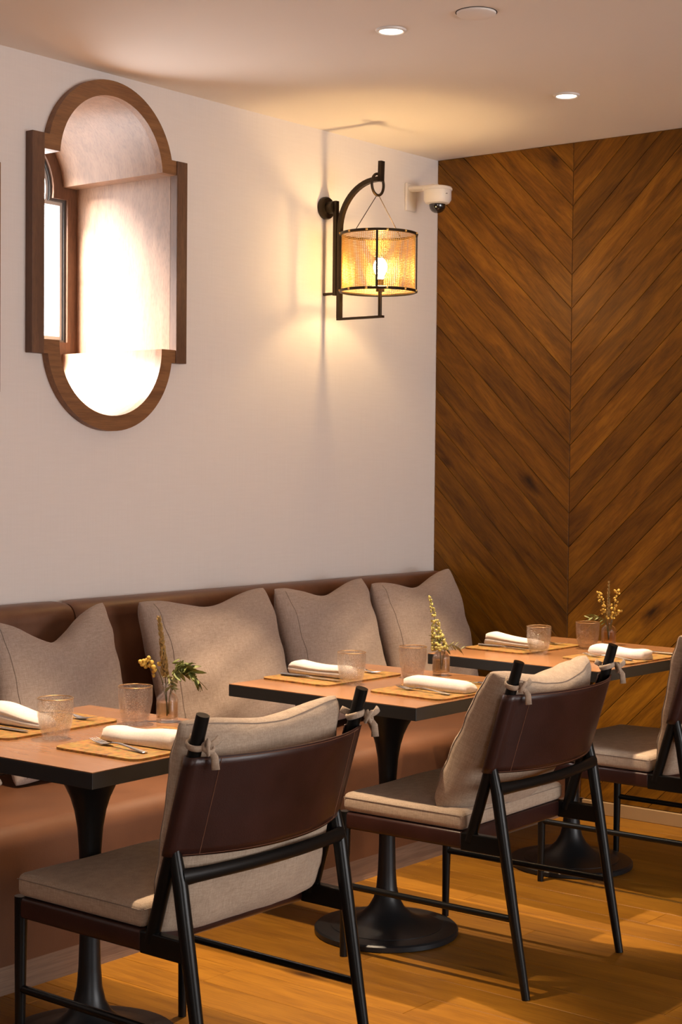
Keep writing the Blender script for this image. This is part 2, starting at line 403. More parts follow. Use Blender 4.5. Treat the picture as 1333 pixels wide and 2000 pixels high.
# wall with the window opening
def wall_with_hole():
    bm = bmesh.new(); T = 0.56
    outer = [(XB, -0.05), (0.1, -0.05), (0.1, H+0.1), (XB, H+0.1)]
    hole = qloop(-0.012)
    for y, flip in ((0.0, False), (T, True)):
        vo = [bm.verts.new((x, y, z)) for x, z in outer]; vh = [bm.verts.new((x, y, z)) for x, z in hole]
        es = [bm.edges.new((vo[i], vo[(i+1) % 4])) for i in range(4)]+[bm.edges.new((vh[i], vh[(i+1) % len(vh)])) for i in range(len(vh))]
        bmesh.ops.triangle_fill(bm, use_beauty=True, use_dissolve=False, edges=es)
        if not flip: a, b = vo, vh
        else:
            for L, M2 in ((a, vo), (b, vh)):
                k = len(L)
                for i in range(k): bm.faces.new((L[i], L[(i+1) % k], M2[(i+1) % k], M2[i]))
    return tag(from_bm('wall_left', bm, M_wall), 'pale textured wall with the arched window recess', 'wall', kind='structure')
wall_with_hole()
fl = tag(box('floor', XB, 0.0, YB, 0.0, -0.06, -0.012, M_groove), 'oak plank floor', 'floor', kind='structure')
tag(box('ceiling', XB, 0.1, YB, 0.0, H, H+0.1, M_ceil), 'pale painted ceiling', 'ceiling', kind='structure')
wr = tag(box('wall_right', 0.016, 0.12, YB, 0.0, -0.05, H+0.05, M_groove), 'dark oak wall of chevron boards', 'wall', kind='structure')
# back and far walls behind the camera; unseen back openings placed to shape daylight
def open_wall(name, axis, pos, a0, a1, holes, z0, z1, t, label):
    """four-sided strips around openings, joined into one wall"""
    bm = bmesh.new()
    def bx(p, q, u, v):
        if axis == 'y': add_box(bm, p, q, pos-t, pos, u, v)
        else: add_box(bm, pos-t, pos, p, q, u, v)
    bx(a0, a1, -0.05, z0); bx(a0, a1, z1, H+0.05); cur = a0
    for h0, h1 in holes: bx(cur, h0, z0, z1); cur = h1
    bx(cur, a1, z0, z1)
    tag(from_bm(name, bm, M_plain), label, 'wall', kind='structure')
open_wall('wall_back', 'y', YB, XB, 0.12, [(-8.8, -7.6), (-3.4, -0.3)], 0.35, 2.35, 0.2, 'plain wall behind the camera, with unseen openings shaped for daylight')
tag(box('wall_far', XB-0.2, XB, YB, 0.0, -0.05, H+0.05, M_plain), 'plain end wall of the room behind the camera', 'wall', kind='structure')
for (p, q) in ((-8.8, -7.6), (-3.4, -0.3)): portal('daylight_portal', ((p+q)/2, YB-0.1, 1.35), (0, 1, 0), q-p, 2.0)
portal('daylight_portal', (WX, 0.55, 2.11), (0, -1, 0), 0.62, 1.1)

# floor boards (grain along each board's own x axis)
def board_mesh(L, Wd, t=0.012, ch=0.0012):
    a, b = L/2-0.0006, Wd/2-0.0006
    V = [(-a, -b, -t), (a, -b, -t), (a, b, -t), (-a, b, -t), (-a, -b, -ch), (a, -b, -ch), (a, b, -ch), (-a, b, -ch),
         (-a+ch, -b+ch, 0), (a-ch, -b+ch, 0), (a-ch, b-ch, 0), (-a+ch, b-ch, 0)]
    F = [(0, 1, 5, 4), (1, 2, 6, 5), (2, 3, 7, 6), (3, 0, 4, 7), (4, 5, 9, 8), (5, 6, 10, 9), (6, 7, 11, 10), (7, 4, 8, 11), (8, 9, 10, 11)]
    me = D.meshes.new('floor_plank'); me.from_pydata(V, [], F); me.update(); me.materials.append(M_floor); return me
BWID = 0.142
cache = {}
nb = 0
ncol = int(4.9/BWID)
for c_ in range(ncol):
    x = -0.002-BWID*(c_+0.5)
    y = 0.0
    first = 0.3+1.5*((c_*0.618) % 1.0)
    k = 0
    while y > -4.2:
        L = round(first, 2) if k == 0 else (1.8 if (k+c_) % 3 else 1.5)
        key = round(L, 2)
        if key not in cache: cache[key] = board_mesh(key, BWID)
        if y-L < -0.70:
            o = D.objects.new('floor_plank', cache[key]); C.objects.link(o); o.parent = fl
            o.location = (x, y-L/2, 0); o.rotation_euler = (0, 0, PI/2); nb += 1
        y -= L; k += 1
# boards beyond the view
x1 = -0.002-BWID*ncol
box('floor_boards', XB, x1, YB, -0.3, -0.012, 0.0, M_floor, fl); box('floor_boards', x1, 0, YB, -5.65, -0.012, 0.0, M_floor, fl)

# chevron wall boards
def clip(poly, a, b, c):
    """keep a*h+b*z<=c"""
    out = []
    for i in range(len(poly)):
        p, q = poly[i], poly[(i+1) % len(poly)]
        dp, dq = a*p[0]+b*p[1]-c, a*q[0]+b*q[1]-c
        if dp <= 0: out.append(p)
        if dp*dq < 0:
            t = dp/(dp-dq); out.append((p[0]+(q[0]-p[0])*t, p[1]+(q[1]-p[1])*t))
    return out
SL, DZ, Z0S = 0.985, 0.1390, 2.046
def chevron(h0, h1, sgn, zref, href):
    g = 0.0009
    k0 = -40
    for k in range(-40, 40):
        lo = lambda h: zref+sgn*SL*(h-href)+k*DZ
        poly = [(h0+g, lo(h0+g)+g*1.2), (h1-g, lo(h1-g)+g*1.2), (h1-g, lo(h1-g)+DZ-g*1.2), (h0+g, lo(h0+g)+DZ-g*1.2)]
        poly = clip(poly, 0, -1, -0.054); poly = clip(poly, 0, 1, H-0.001)
        if len(poly) < 3: continue
        cx = sum(p[0] for p in poly)/len(poly); cz = sum(p[1] for p in poly)/len(poly)
        area = 0.5*abs(sum(poly[i][0]*poly[(i+1) % len(poly)][1]-poly[(i+1) % len(poly)][0]*poly[i][1] for i in range(len(poly))))
        if area < 0.0004: continue
        # local axes: x along board, y across, z out of the wall (-X)
        ax = Vector((0, -1, sgn*SL)).normalized(); az = Vector((-1, 0, 0)); ay = az.cross(ax)
        org = Vector((0.0, -cx, cz))
        loc = [((Vector((0, -p[0], p[1]))-org).dot(ax), (Vector((0, -p[0], p[1]))-org).dot(ay)) for p in poly]
        if sum(loc[i][0]*loc[(i+1) % len(loc)][1]-loc[(i+1) % len(loc)][0]*loc[i][1] for i in range(len(loc))) < 0: loc.reverse()
        n = len(loc); ch = 0.0014
        V = [(u, v, -0.016) for u, v in loc]+[(u, v, -ch) for u, v in loc]
        ins = []
        for u, v in loc:
            l = math.hypot(u, v); s = max(0.0, 1-1.6*ch/max(l, 1e-4)); ins.append((u*s, v))
        # even inset: offset edges
        ins = []
        for i in range(n):
            p0, p1, p2 = Vector(loc[i-1]), Vector(loc[i]), Vector(loc[(i+1) % n])
            e1 = (p1-p0).normalized(); e2 = (p2-p1).normalized()
            n1 = Vector((-e1.y, e1.x)); n2 = Vector((-e2.y, e2.x)); bis = n1+n2
            bis = bis/max(bis.dot(n1), 0.35)
            q = p1+bis*ch; ins.append((q.x, q.y))
        V += [(u, v, 0.0) for u, v in ins]
        F = [(i, (i+1) % n, n+(i+1) % n, n+i) for i in range(n)]+[(n+i, n+(i+1) % n, 2*n+(i+1) % n, 2*n+i) for i in range(n)]+[tuple(range(2*n, 3*n))]
        o = mk('plank', V, F, M_woodwall, wr)
        Mx = Matrix.Identity(4)
        for i in range(3): Mx[i][0], Mx[i][1], Mx[i][2], Mx[i][3] = ax[i], ay[i], az[i], org[i]
        o.matrix_world = Mx
HS = 0.6745
chevron(0.001, HS, -1, Z0S, HS)
chevron(HS, HS+1.345, 1, Z0S, HS)
chevron(HS+1.345, HS+2.69, -1, Z0S+SL*1.345, HS+1.345)
box('plank', 0.0, 0.016, YB, -(HS+2.69)-0.002, 0.054, H-0.001, M_woodwall, wr)
tag(box('baseboard_right', -0.012, 0.016, YB, -0.76, 0.0, 0.052, M_base, bev=0.002), 'pale wooden baseboard under the chevron wall', 'baseboard', kind='structure')

# ------------------------------------------------------------------ arched window
win = tag(empty('window_1', (0, 0, 0)), 'arched window with a wood-lined deep recess', 'window', kind='structure')
YC = -0.030
def casing_arch(top):
    n = 36; O = []; I = []
    if top:
        zo, zi, c0 = 2.467, 2.417, 2.403
        a = math.asin((zo-c0)/0.287); b_ = math.asin((zi-c0)/0.235)
        O = [(0.303, zo)]+[(0.287*math.cos(a+(PI-2*a)*i/n), c0+0.287*math.sin(a+(PI-2*a)*i/n)) for i in range(n+1)]+[(-0.303, zo)]
        I = [(0.303, zi)]+[(0.235*math.cos(b_+(PI-2*b_)*i/n), c0+0.235*math.sin(b_+(PI-2*b_)*i/n)) for i in range(n+1)]+[(-0.303, zi)]
    else:
        zo, zi, c0 = 1.757, 1.803, 1.798
        a = math.asin((c0-zo)/0.287); b_ = math.asin((c0-zi)/0.235)
        O = [(0.303, zo)]+[(0.287*math.cos(a+(PI-2*a)*i/n), c0-0.287*math.sin(a+(PI-2*a)*i/n)) for i in range(n+1)]+[(-0.303, zo)]
        I = [(0.303, zi)]+[(0.235*math.cos(b_+(PI-2*b_)*i/n), c0-0.235*math.sin(b_+(PI-2*b_)*i/n)) for i in range(n+1)]+[(-0.303, zi)]
    k = len(O); bm = bmesh.new()
    vf = [[bm.verts.new((WX+x, y, z)) for x, z in L] for y in (YC, -0.0005) for L in (O, I)]
    fo, fi, bo, bi = vf
    for i in range(k-1):
        bm.faces.new((fo[i], fo[i+1], fi[i+1], fi[i])); bm.faces.new((bo[i], bi[i], bi[i+1], bo[i+1]))
        bm.faces.new((fo[i], bo[i], bo[i+1], fo[i+1])); bm.faces.new((fi[i], fi[i+1], bi[i+1], bi[i]))
    for i in (0, k-1): bm.faces.new((fo[i], fi[i], bi[i], bo[i]))
    return smooth_by_angle(from_bm('casing_arch', bm, M_arch, win), 30)
casing_arch(True); casing_arch(False)
for s in (-1, 1):
    a, b = sorted((WX+s*0.3033, WX+s*0.355))
    box('casing_side_board', a, b, YC-0.004, -0.0005, 1.757, 2.467, M_side, win, bev=0.0015)
ring_prism('reveal_lining', qloop(-0.010), qloop(0.0), -0.0005, 0.487, M_lining, win)
ring_prism('wooden_stop', qloop(-0.010), qloop(0.044), 0.488, 0.52, M_side, win)
ring_prism('metal_sash', qloop(0.0445), qloop(0.0525), 0.500, 0.535, M_sash, win)
ring_prism('glazing_bead', qloop(0.053), qloop(0.066), 0.508, 0.535, simple('pale_bead', (0.5, 0.5, 0.49), 0.4, 0.3), win)
def pane():
    L = qloop(0.0665); bm = bmesh.new()
    mt = D.materials.new('window_glass'); mt.use_nodes = True; nt = mt.node_tree; nt.nodes.remove(nt.nodes['Principled BSDF'])
    tr = N(nt, 'ShaderNodeBsdfTransparent'); gl = N(nt, 'ShaderNodeBsdfGlossy'); gl.inputs['Roughness'].default_value = 0.02
    mx = N(nt, 'ShaderNodeMixShader'); mx.inputs[0].default_value = 0.05
    nt.links.new(tr.outputs[0], mx.inputs[1]); nt.links.new(gl.outputs[0], mx.inputs[2]); nt.links.new(mx.outputs[0], nt.nodes['Material Output'].inputs['Surface'])
    bm.faces.new([bm.verts.new((x, 0.524, z)) for x, z in L])
    bmesh.ops.triangulate(bm, faces=bm.faces)
    from_bm('pane', bm, mt, win)
pane()

# brown frame whose edge shows beside the window
fr_ = tag(empty('wooden_frame', (-2.68, -0.0005, 1.985)), 'brown wooden frame hung on the pale wall beside the arched window', 'frame')
for x0, x1, z0, z1 in ((0.235, 0.27, -0.362, 0.362), (-0.27, -0.235, -0.362, 0.362)): box('frame_side', x0, x1, -0.025, 0, z0, z1, M_arch, fr_, bev=0.003)
for z0, z1 in ((0.327, 0.362), (-0.362, -0.327)): box('frame_rail', -0.235, 0.235, -0.025, 0, z0, z1, M_arch, fr_, bev=0.003)
box('panel', -0.235, 0.235, -0.010, 0, -0.327, 0.327, M_side, fr_)

# ------------------------------------------------------------------ ceiling fittings
DL = [(-1.797, -1.095), (-0.745, -1.082), (-2.85, -1.10)]
DLAB = ['recessed ceiling downlight beside the round blank cover', 'recessed ceiling downlight close to the chevron wood wall', 'recessed ceiling downlight farther along the window wall, above the table set with plumed grass']
for i, (x, y) in enumerate(DL):
    t = tag(empty('downlight', (x, y, H)), DLAB[i], 'downlight', 'recessed ceiling downlights')
    lathe('trim_ring', [(0.036, -0.0005), (0.036, -0.006), (0.040, -0.008), (0.045, -0.006), (0.047, -0.0005)], M_white, t)
    lathe('lens', [(0.0, -0.004), (0.0355, -0.004), (0.0355, -0.0015), (0.0, -0.0015)], M_lens, t)
    l = D.lights.new('downlight_beam', 'SPOT'); o = D.objects.new('downlight_beam', l); C.objects.link(o)
    o.location = (x, y, H-0.012); l.energy = 345.0; l.color = WARM; l.spot_size = math.radians(50); l.spot_blend = 0.5; l.shadow_soft_size = 0.02
cv = tag(empty('ceiling_cover', (-1.798, -1.405, H)), 'round blank white cover plate on the ceiling beside a downlight', 'ceiling cover')
lathe('plate', [(0.0, -0.009), (0.052, -0.009), (0.057, -0.006), (0.058, -0.0005)], M_ceil, cv)
lathe('shadow_ring', [(0.054, -0.0004), (0.061, -0.0004), (0.061, -0.0012), (0.054, -0.0012)], M_groove, cv)  # dark ring painted in for the shade around the plate edge

# ------------------------------------------------------------------ wall lantern
LX = -0.772
lan = tag(empty('wall_lantern', (LX, 0, 2.0)), 'bronze arched-arm wall lantern with a lit bulb in a brass mesh drum', 'wall lamp')
def LP(pts): return [(x-0.0, y, z-2.0) for x, y, z in pts]
bm = bmesh.new()
add_lathe(bm, [(0.0, 0.0005), (0.043, 0.0005), (0.044, 0.003), (0.044, 0.016), (0.040, 0.022), (0.0, 0.022)], 40)
for v in bm.verts: v.co = Vector((v.co.x, -v.co.z, v.co.y+0.415))
smooth_by_angle(from_bm('wall_plate', bm, M_bronze, lan))
tube('mount_stem', [(0, -0.022, .415), (0, -0.052, .415)], 0.024, M_bronze, lan, 20)
bm = bmesh.new(); add_bar(bm, [(0, -0.060, 0.068), (0, -0.060, 0.438)], 0.016, 0.018, (0, 1, 0)); from_bm('mount_bar', bm, M_bronze, lan)
arc = [(0, -0.081, -0.022), (0, -0.081, 0.2), (0, -0.081, 0.325)]
for i in range(1, 15):
    t = PI/2*i/14; arc.append((0, -0.081-0.178*(1-math.cos(t)), 0.325+0.178*math.sin(t)))
arc.append((0, -0.272, 0.503))
bm = bmesh.new(); add_bar(bm, arc, 0.018, 0.018, (1, 0, 0)); from_bm('arched_arm', bm, M_bronze, lan)
bm = bmesh.new(); add_bar(bm, [(0, -0.280, 0.492), (0, -0.282, 0.570)], 0.022, 0.016, (1, 0, 0)); from_bm('hook_bar', bm, M_bronze, lan)
bm = bmesh.new(); add_bar(bm, [(0, -0.072, -0.0255), (0, -0.297, -0.0255)], 0.016, 0.009, (1, 0, 0)); from_bm('lower_arm', bm, M_bronze, lan)
tube('wall_rod', [(0, -0.0005, .076), (0, -0.052, .076)], [0.006, 0.005], M_bronze, lan, 12)
RC = [(0.037*math.cos(2*PI*i/32), -0.265, 0.482+0.041*math.sin(2*PI*i/32)) for i in range(32)]
tube('suspension_ring', RC, 0.0055, M_bronze, lan, 10, closed=True)
SY, SR, ST, SB = -0.272, 0.147, 0.290, 0.072
for s in (-1, 1):
    tube('cable', [(s*0.004, -0.266, 0.443), (s*0.146, SY, ST)], 0.0016, M_bronze, lan, 6)
sh = empty('drum_shade', (0, SY, 0), parent=lan)
for z in (ST, SB):
    tube('shade_rim', [(SR*math.cos(2*PI*i/64), SR*math.sin(2*PI*i/64), z) for i in range(64)], 0.0056, M_bronze, sh, 8, closed=True)
TH0 = math.atan2(-0.62, -0.78)-0.06
for k in range(4):
    a = TH0+k*PI/2
    bm = bmesh.new(); add_bar(bm, [(SR*math.cos(a), SR*math.sin(a), SB), (SR*math.cos(a), SR*math.sin(a), ST)], 0.005, 0.009, (math.cos(a), math.sin(a), 0)); from_bm('shade_bar', bm, M_bronze, sh)
for k in range(12):
    a = TH0+0.26+k*PI/6
    for z in (ST, SB): lathe('rim_stud', [(0, .004), (.0045, .003), (.005, 0), (.0045, -.003), (0, -.004)], M_gold, sh, 8, center=((SR+.004)*math.cos(a), (SR+.004)*math.sin(a), z))
bm = bmesh.new()
NV, NH = 104, 36
for k in range(NV):
    a = 2*PI*k/NV; p = Vector((math.cos(a), math.sin(a), 0))
    add_tube(bm, [p*(SR-0.005)+Vector((0, 0, SB+.004)), p*(SR-0.005)+Vector((0, 0, ST-.004))], 0.0012, 4, False)
for j in range(NH):
    z = SB+.006+(ST-SB-.012)*j/(NH-1)
    add_tube(bm, [((SR-.005)*math.cos(2*PI*i/66), (SR-.005)*math.sin(2*PI*i/66), z) for i in range(66)], 0.0011, 4, False, True)
tag(from_bm('brass_mesh', bm, M_gold, sh, smooth=True), kind='stuff')
tube('lamp_stem', [(0, -0.281, -0.021), (0, -0.281, 0.072)], 0.0075, M_bronze, lan, 14)
lathe('socket', [(0, .070), (.017, .070), (.017, .092), (.0145, .094), (.0145, .100), (.0155, .102), (.0145, .105), (.0155, .108), (.0145, .111), (.0155, .114), (.0145, .118), (0, .118)], M_bronze, lan, 24, center=(0, -0.281, 0))
lathe('bulb', [(0.0, .1185), (.0125, .1185), (.015, .130), (.022, .146), (.0265, .162), (.0255, .176), (.019, .190), (.010, .199), (0, .201)], M_bulb, lan, 28, center=(0, -0.281, 0))

# ------------------------------------------------------------------ security camera
sx = -0.205
sec = tag(empty('security_camera', (sx, 0, 2.53)), 'white dome security camera on a wall bracket in the corner', 'camera')
box('wall_bracket', -0.035, 0.035, -0.012, -0.0005, -0.055, 0.062, M_white, sec, bev=0.004)
bm = bmesh.new(); add_tube(bm, [(0, -0.010, 0.040), (0, -0.05, 0.036), (0, -0.10, 0.034), (0, -0.14, 0.030)], [0.026, 0.021, 0.024, 0.034], 20, True, False, 0.55, 1.0, (0, 0, 1)); smooth_by_angle(from_bm('arm', bm, M_white, sec))
lathe('housing', [(0, .038), (.040, .037), (.058, .032), (.062, .026), (.062, .020), (.058, .018), (.058, -.020), (.050, -.034), (.037, -.038), (0, -.038)], M_white, sec, 40, center=(0, -0.145, 0))
lathe('dome', [(.034, -.0385), (.034, -.046), (.031, -.058), (.023, -.068), (.012, -.0735), (0, -.075)], M_dome, sec, 32, center=(0, -0.145, 0))
lathe('screw', [(0, .003), (.004, .002), (.004, 0)], M_steel, sec, 10, center=(-0.020, -0.2055, -0.002))

# ------------------------------------------------------------------ banquette
BX0, BX1, BSEAM = -5.2, -0.004, -2.165
ban = tag(empty('banquette', (0, 0, 0)), 'long built-in banquette of worn brown leather along the window wall', 'banquette')
def extrude_profile(name, prof, x0, x1, mat, parent, endr=0.02, sm=50):
    """prof: closed (y,z) outline; ends softened"""
    cyc = sum(p[0] for p in prof)/len(prof); czc = sum(p[1] for p in prof)/len(prof)
    sec_ = [(x0, 0.94), (x0+endr*0.3, 0.975), (x0+endr, 1.0)]
    nx = max(2, int((x1-x0)/0.25))
    for i in range(1, nx): sec_.append((x0+endr+(x1-x0-2*endr)*i/nx, 1.0))
    sec_ += [(x1-endr, 1.0), (x1-endr*0.3, 0.975), (x1, 0.94)]
    bm = bmesh.new(); rings = []
    for x, s in sec_: rings.append([bm.verts.new((x, min(cyc+(y-cyc)*s, -0.001), czc+(z-czc)*s)) for y, z in prof])
    n = len(prof)
    for i in range(len(rings)-1):
        for k in range(n): bm.faces.new((rings[i][k], rings[i][(k+1) % n], rings[i+1][(k+1) % n], rings[i+1][k]))
    bm.faces.new(rings[0]); bm.faces.new(list(reversed(rings[-1])))
    return smooth_by_angle(from_bm(name, bm, mat, parent), sm)
bp_ = [(-0.001, 0.44), (-0.001, 0.935)]
for i in range(9):
    t = PI*0.5+PI*0.62*i/8
    bp_.append((-0.055+0.052*math.cos(t)*1.0 if i else -0.03, 0.897+0.052*math.sin(t)))
bp_ += [(-0.112, 0.84), (-0.122, 0.75), (-0.140, 0.60), (-0.155, 0.44)]
extrude_profile('backrest', bp_, BX0, BSEAM-0.003, M_banq, ban, 0.035)
extrude_profile('backrest', bp_, BSEAM+0.003, BX1, M_banq, ban, 0.035)
sp_ = [(-0.157, 0.30), (-0.157, 0.438)]
for i in range(9):
    t = PI/2+PI/2*i/8; sp_.append((-0.700+0.055*math.cos(t), 0.383+0.055*math.sin(t)))
sp_ += [(-0.757, 0.34), (-0.757, 0.20), (-0.752, 0.079), (-0.70, 0.079), (-0.70, 0.30)]
extrude_profile('seat', sp_, BX0, BX1, M_seatl, ban, 0.01)
box('plinth', BX0, BX1, -0.744, -0.72, 0.0, 0.078, M_plinth, ban)
box('core', BX0, BX1, -0.695, -0.003, 0.0, 0.295, M_seam, ban)

# ------------------------------------------------------------------ cushions
def pillow_bm(W_, Hh, T, chop=0.04, bend=0.0, n=30, seed=0, wr=0.0035, pinch=0.055, pw=3.4):
    """x across, z up from 0..Hh, y thickness; returns bm"""
    rng = random.Random(seed); bm = bmesh.new()
    ph = [rng.uniform(0, 6.28) for _ in range(8)]
    def pt_(u, v, s):
        x = u*W_/2*(1-pinch*(1-v*v)); z = v*Hh/2*(1-pinch*(1-u*u))
        cr_ = 1-0.055*(u*u*v*v)**2; x *= cr_; z *= cr_
        e = max(0.0, (1-abs(u)**pw))*max(0.0, (1-abs(v)**pw))
        th = T/2*e**0.5
        tz = (v+1)/2
        z -= chop*math.exp(-(u/0.55)**2)*max(0, tz)**3
        wv = wr*(math.sin(7*u+3*v+ph[0])+math.sin(11*v-5*u+ph[1])+0.7*math.sin(17*u*v+ph[2]))*e**0.3
        cr = wr*1.6*math.sin(24*math.atan2(v, u)+ph[3])*(abs(u*v))**1.5*e**0.25
        y = s*(th+wv+cr) - bend*(1-u*u)
        return Vector((x, y, z+Hh/2))
    F_ = [[None]*(n+1) for _ in range(n+1)]; B_ = [[None]*(n+1) for _ in range(n+1)]
    for i in range(n+1):
        for j in range(n+1):
            # denser towards the rim
            u = math.sin((i/n-0.5)*PI); v = math.sin((j/n-0.5)*PI)
            rim = i in (0, n) or j in (0, n)
            a = pt_(u, v, -1); F_[i][j] = bm.verts.new(a)
            B_[i][j] = F_[i][j] if rim else bm.verts.new(pt_(u, v, 1))
    for i in range(n):
        for j in range(n):
            bm.faces.new((F_[i][j], F_[i+1][j], F_[i+1][j+1], F_[i][j+1]))
            q = (B_[i][j], B_[i][j+1], B_[i+1][j+1], B_[i+1][j])
            bm.faces.new(q)
    seam = [pt_(-0.86, v, -1)+Vector((0, -0.0005, 0)) for v in [(-0.93+1.86*k/24) for k in range(25)]]
    return bm, seam, pt_
def cushion(x, yb, W_, Hh, T, lean, rz, ry, chop, seed, label, zb=0.445, seam=True):
    bm, sm_, _ = pillow_bm(W_, Hh, T, chop, 0.0, 34, seed, 0.0032)
    o = from_bm('throw_cushion', bm, M_cush, None, True)
    o.location = (x, yb, zb); o.rotation_euler = (math.radians(-lean), math.radians(ry), math.radians(rz))
    tag(o, label, 'cushion', 'cushions on the banquette')
    if seam:
        b2 = bmesh.new(); add_tube(b2, sm_, 0.0011, 6); from_bm('seam', b2, M_piping, o, True)
    return o
cushion(-2.360, -0.335, 0.53, 0.525, 0.15, 13, 3, -3, 0.10, 1, 'taupe cushion leaning across the seam of the banquette back, deeply dented on top')
cushion(-1.660, -0.370, 0.68, 0.545, 0.18, 17, 2, -1, 0.045, 2, 'broad taupe cushion behind the vase with the tall plumed grass')
cushion(-1.020, -0.345, 0.585, 0.545, 0.16, 15, 3, -1, 0.05, 3, 'taupe cushion squeezed between two others on the banquette')
cushion(-0.415, -0.345, 0.62, 0.545, 0.16, 15, 4, -3, 0.05, 4, 'taupe cushion propped in the corner by the chevron wood wall')

# ------------------------------------------------------------------ tables
TAB = [(-3.0736, -1.1729, 1.3886, 0.6574), (-1.8691, -1.1646, -0.7004, 0.6574), (-0.7868, -1.1659, -2.6816, 0.7773)]
TD = 0.6936
TWHO = ['table with the plumed grass and yellow bobbles', 'table between the other two', 'table nearest the chevron wood wall']
def make_table(i):
    x, y, a, W_ = TAB[i]
    t = tag(empty('pedestal_table', (x, y, 0), math.radians(a)), ['square wood-topped pedestal table holding the vase of plumed grass and yellow bobbles',
        'square wood-topped pedestal table standing between the two others', 'wider wood-topped pedestal table beside the chevron wood wall'][i], 'table', 'pedestal tables along the banquette')
    box('table_surface', -W_/2, W_/2, -TD/2, TD/2, 0.7482, 0.750, M_top, t)
    box('table_edge', -W_/2-0.0005, W_/2+0.0005, -TD/2-0.0005, TD/2+0.0005, 0.7135, 0.748, M_edge, t, bev=0.0012)
    lathe('column', [(0.0, .713), (.128, .713), (.116, .703), (.094, .678), (.076, .652), (.061, .628), (.048, .600), (.0385, .568), (.031, .525), (.0268, .47), (.0245, .36), (.0245, .27), (.027, .19), (.031, .14), (.039, .105), (.054, .078), (.078, .055), (.108, .040), (.14, .0300), (.168, .0255), (.168, .0242), (.0, .0242)], M_iron, t, 48)
    lathe('base', [(0, .024), (.19, .024), (.212, .0205), (.2165, .016), (.2165, .003), (.213, 0.0005), (0, .0005)], M_iron, t, 64)
    return t
tables = [make_table(i) for i in range(3)]
def tpos(i, lx, ly, z=0.75):
    x, y, a, _ = TAB[i]; a = math.radians(a)
    return Vector((x+lx*math.cos(a)-ly*math.sin(a), y+lx*math.sin(a)+ly*math.cos(a), z))
def trot(i): return math.radians(TAB[i][2])

# ------------------------------------------------------------------ place settings
def mat_mesh(W_=0.375, Dp=0.268, r=0.03, t=0.005):
    bm = bmesh.new(); P = []
    for cx, cy_, a0 in ((W_/2-r, Dp/2-r, 0), (-W_/2+r, Dp/2-r, 90), (-W_/2+r, -Dp/2+r, 180), (W_/2-r, -Dp/2+r, 270)):
        for k in range(6):
            a = math.radians(a0+18*k); P.append((cx+r*math.cos(a), cy_+r*math.sin(a)))
    f = bm.faces.new([bm.verts.new((x, y, 0.0003)) for x, y in P])
    e = bmesh.ops.extrude_face_region(bm, geom=[f]); 
    for v in [g for g in e['geom'] if isinstance(g, bmesh.types.BMVert)]: v.co.z += t
    bmesh.ops.recalc_face_normals(bm, faces=bm.faces)
    me = D.meshes.new('placemat'); bm.to_mesh(me); bm.free(); me.materials.append(M_cork); return me
ME_mat = mat_mesh()
def napkin_mesh(L=0.225, W_=0.072, Ht=0.034, seed=0, open_=0.0):
    """linen folded into a flat roll: stacked rounded layers, lying along y"""
    rng = random.Random(seed); bm = bmesh.new(); ns = 22
    prof = [(-1.0, 0.05), (-0.97, 0.42), (-0.80, 0.86), (-0.35, 1.0), (0.2, 1.0), (0.72, 0.92), (0.97, 0.70), (1.0, 0.55), (0.90, 0.50), (1.0, 0.44), (0.98, 0.12), (0.80, 0.0), (-0.85, 0.0)]
    rings = []
    for i in range(ns+1):
        s = i/ns; y = (s-0.5)*L
        puff = 1.0+0.16*math.sin(PI*s)*math.sin(3.1*s+seed)-open_*0.0
        hgt = Ht*(1+0.15*math.sin(5*s+seed*1.7)+open_*(1-s)**2)
        xo = 0.004*math.sin(4*s+seed)
        endk = min(1.0, 0.80+0.2*min(1, s*9), 0.80+0.2*min(1, (1-s)*9))
        rings.append([bm.verts.new((xo+px*W_/2*(0.97+0.03*puff)*endk, y+0.003*math.sin(6*pz+seed), 0.0005+max(0, pz)*hgt*puff*endk)) for px, pz in prof])
    n = len(prof)
    for i in range(ns):
        for k in range(n): bm.faces.new((rings[i][k], rings[i][(k+1) % n], rings[i+1][(k+1) % n], rings[i+1][k]))
    bm.faces.new(rings[0]); bm.faces.new(list(reversed(rings[-1])))
    bmesh.ops.recalc_face_normals(bm, faces=bm.faces)
    me = D.meshes.new('napkin'); bm.to_mesh(me); bm.free(); me.materials.append(M_napkin)
    for p in me.polygons: p.use_smooth = True
    return me
def strip(bm, secs):
    """secs: (y, halfwidth, z, thickness)"""
    rings = [[bm.verts.new((sx_*hw, y, z+dz)) for sx_, dz in ((-1, 0), (-0.6, -th/2), (0.6, -th/2), (1, 0), (0.6, th/2), (-0.6, th/2))] for y, hw, z, th in secs]
    for i in range(len(rings)-1):
        for k in range(6): bm.faces.new((rings[i][k], rings[i][(k+1) % 6], rings[i+1][(k+1) % 6], rings[i+1][k]))
    bm.faces.new(list(reversed(rings[0]))); bm.faces.new(rings[-1])
def fork_mesh():
    bm = bmesh.new()
    strip(bm, [(-0.100, .004, .0025, .003), (-0.098, .0085, .0025, .003), (-0.07, .0075, .004, .003), (-0.03, .004, .008, .0035), (0.0, .003, .010, .004), (0.025, .0035, .0085, .0035), (0.034, .0095, .006, .0025), (0.048, .0125, .004, .002), (0.060, .0125, .004, .002)])
    for k in range(4):
        x = -0.0098+0.00655*k
        vs0 = len(bm.verts); b0 = set(bm.verts)
        strip(bm, [(0.059, .0024, .004, .002), (0.080, .0020, .006, .0018), (0.100, .0009, .0105, .0012)])
        for v in set(bm.verts)-b0: v.co.x += x
    bmesh.ops.recalc_face_normals(bm, faces=bm.faces)
    me = D.meshes.new('fork'); bm.to_mesh(me); bm.free(); me.materials.append(M_steel); return me
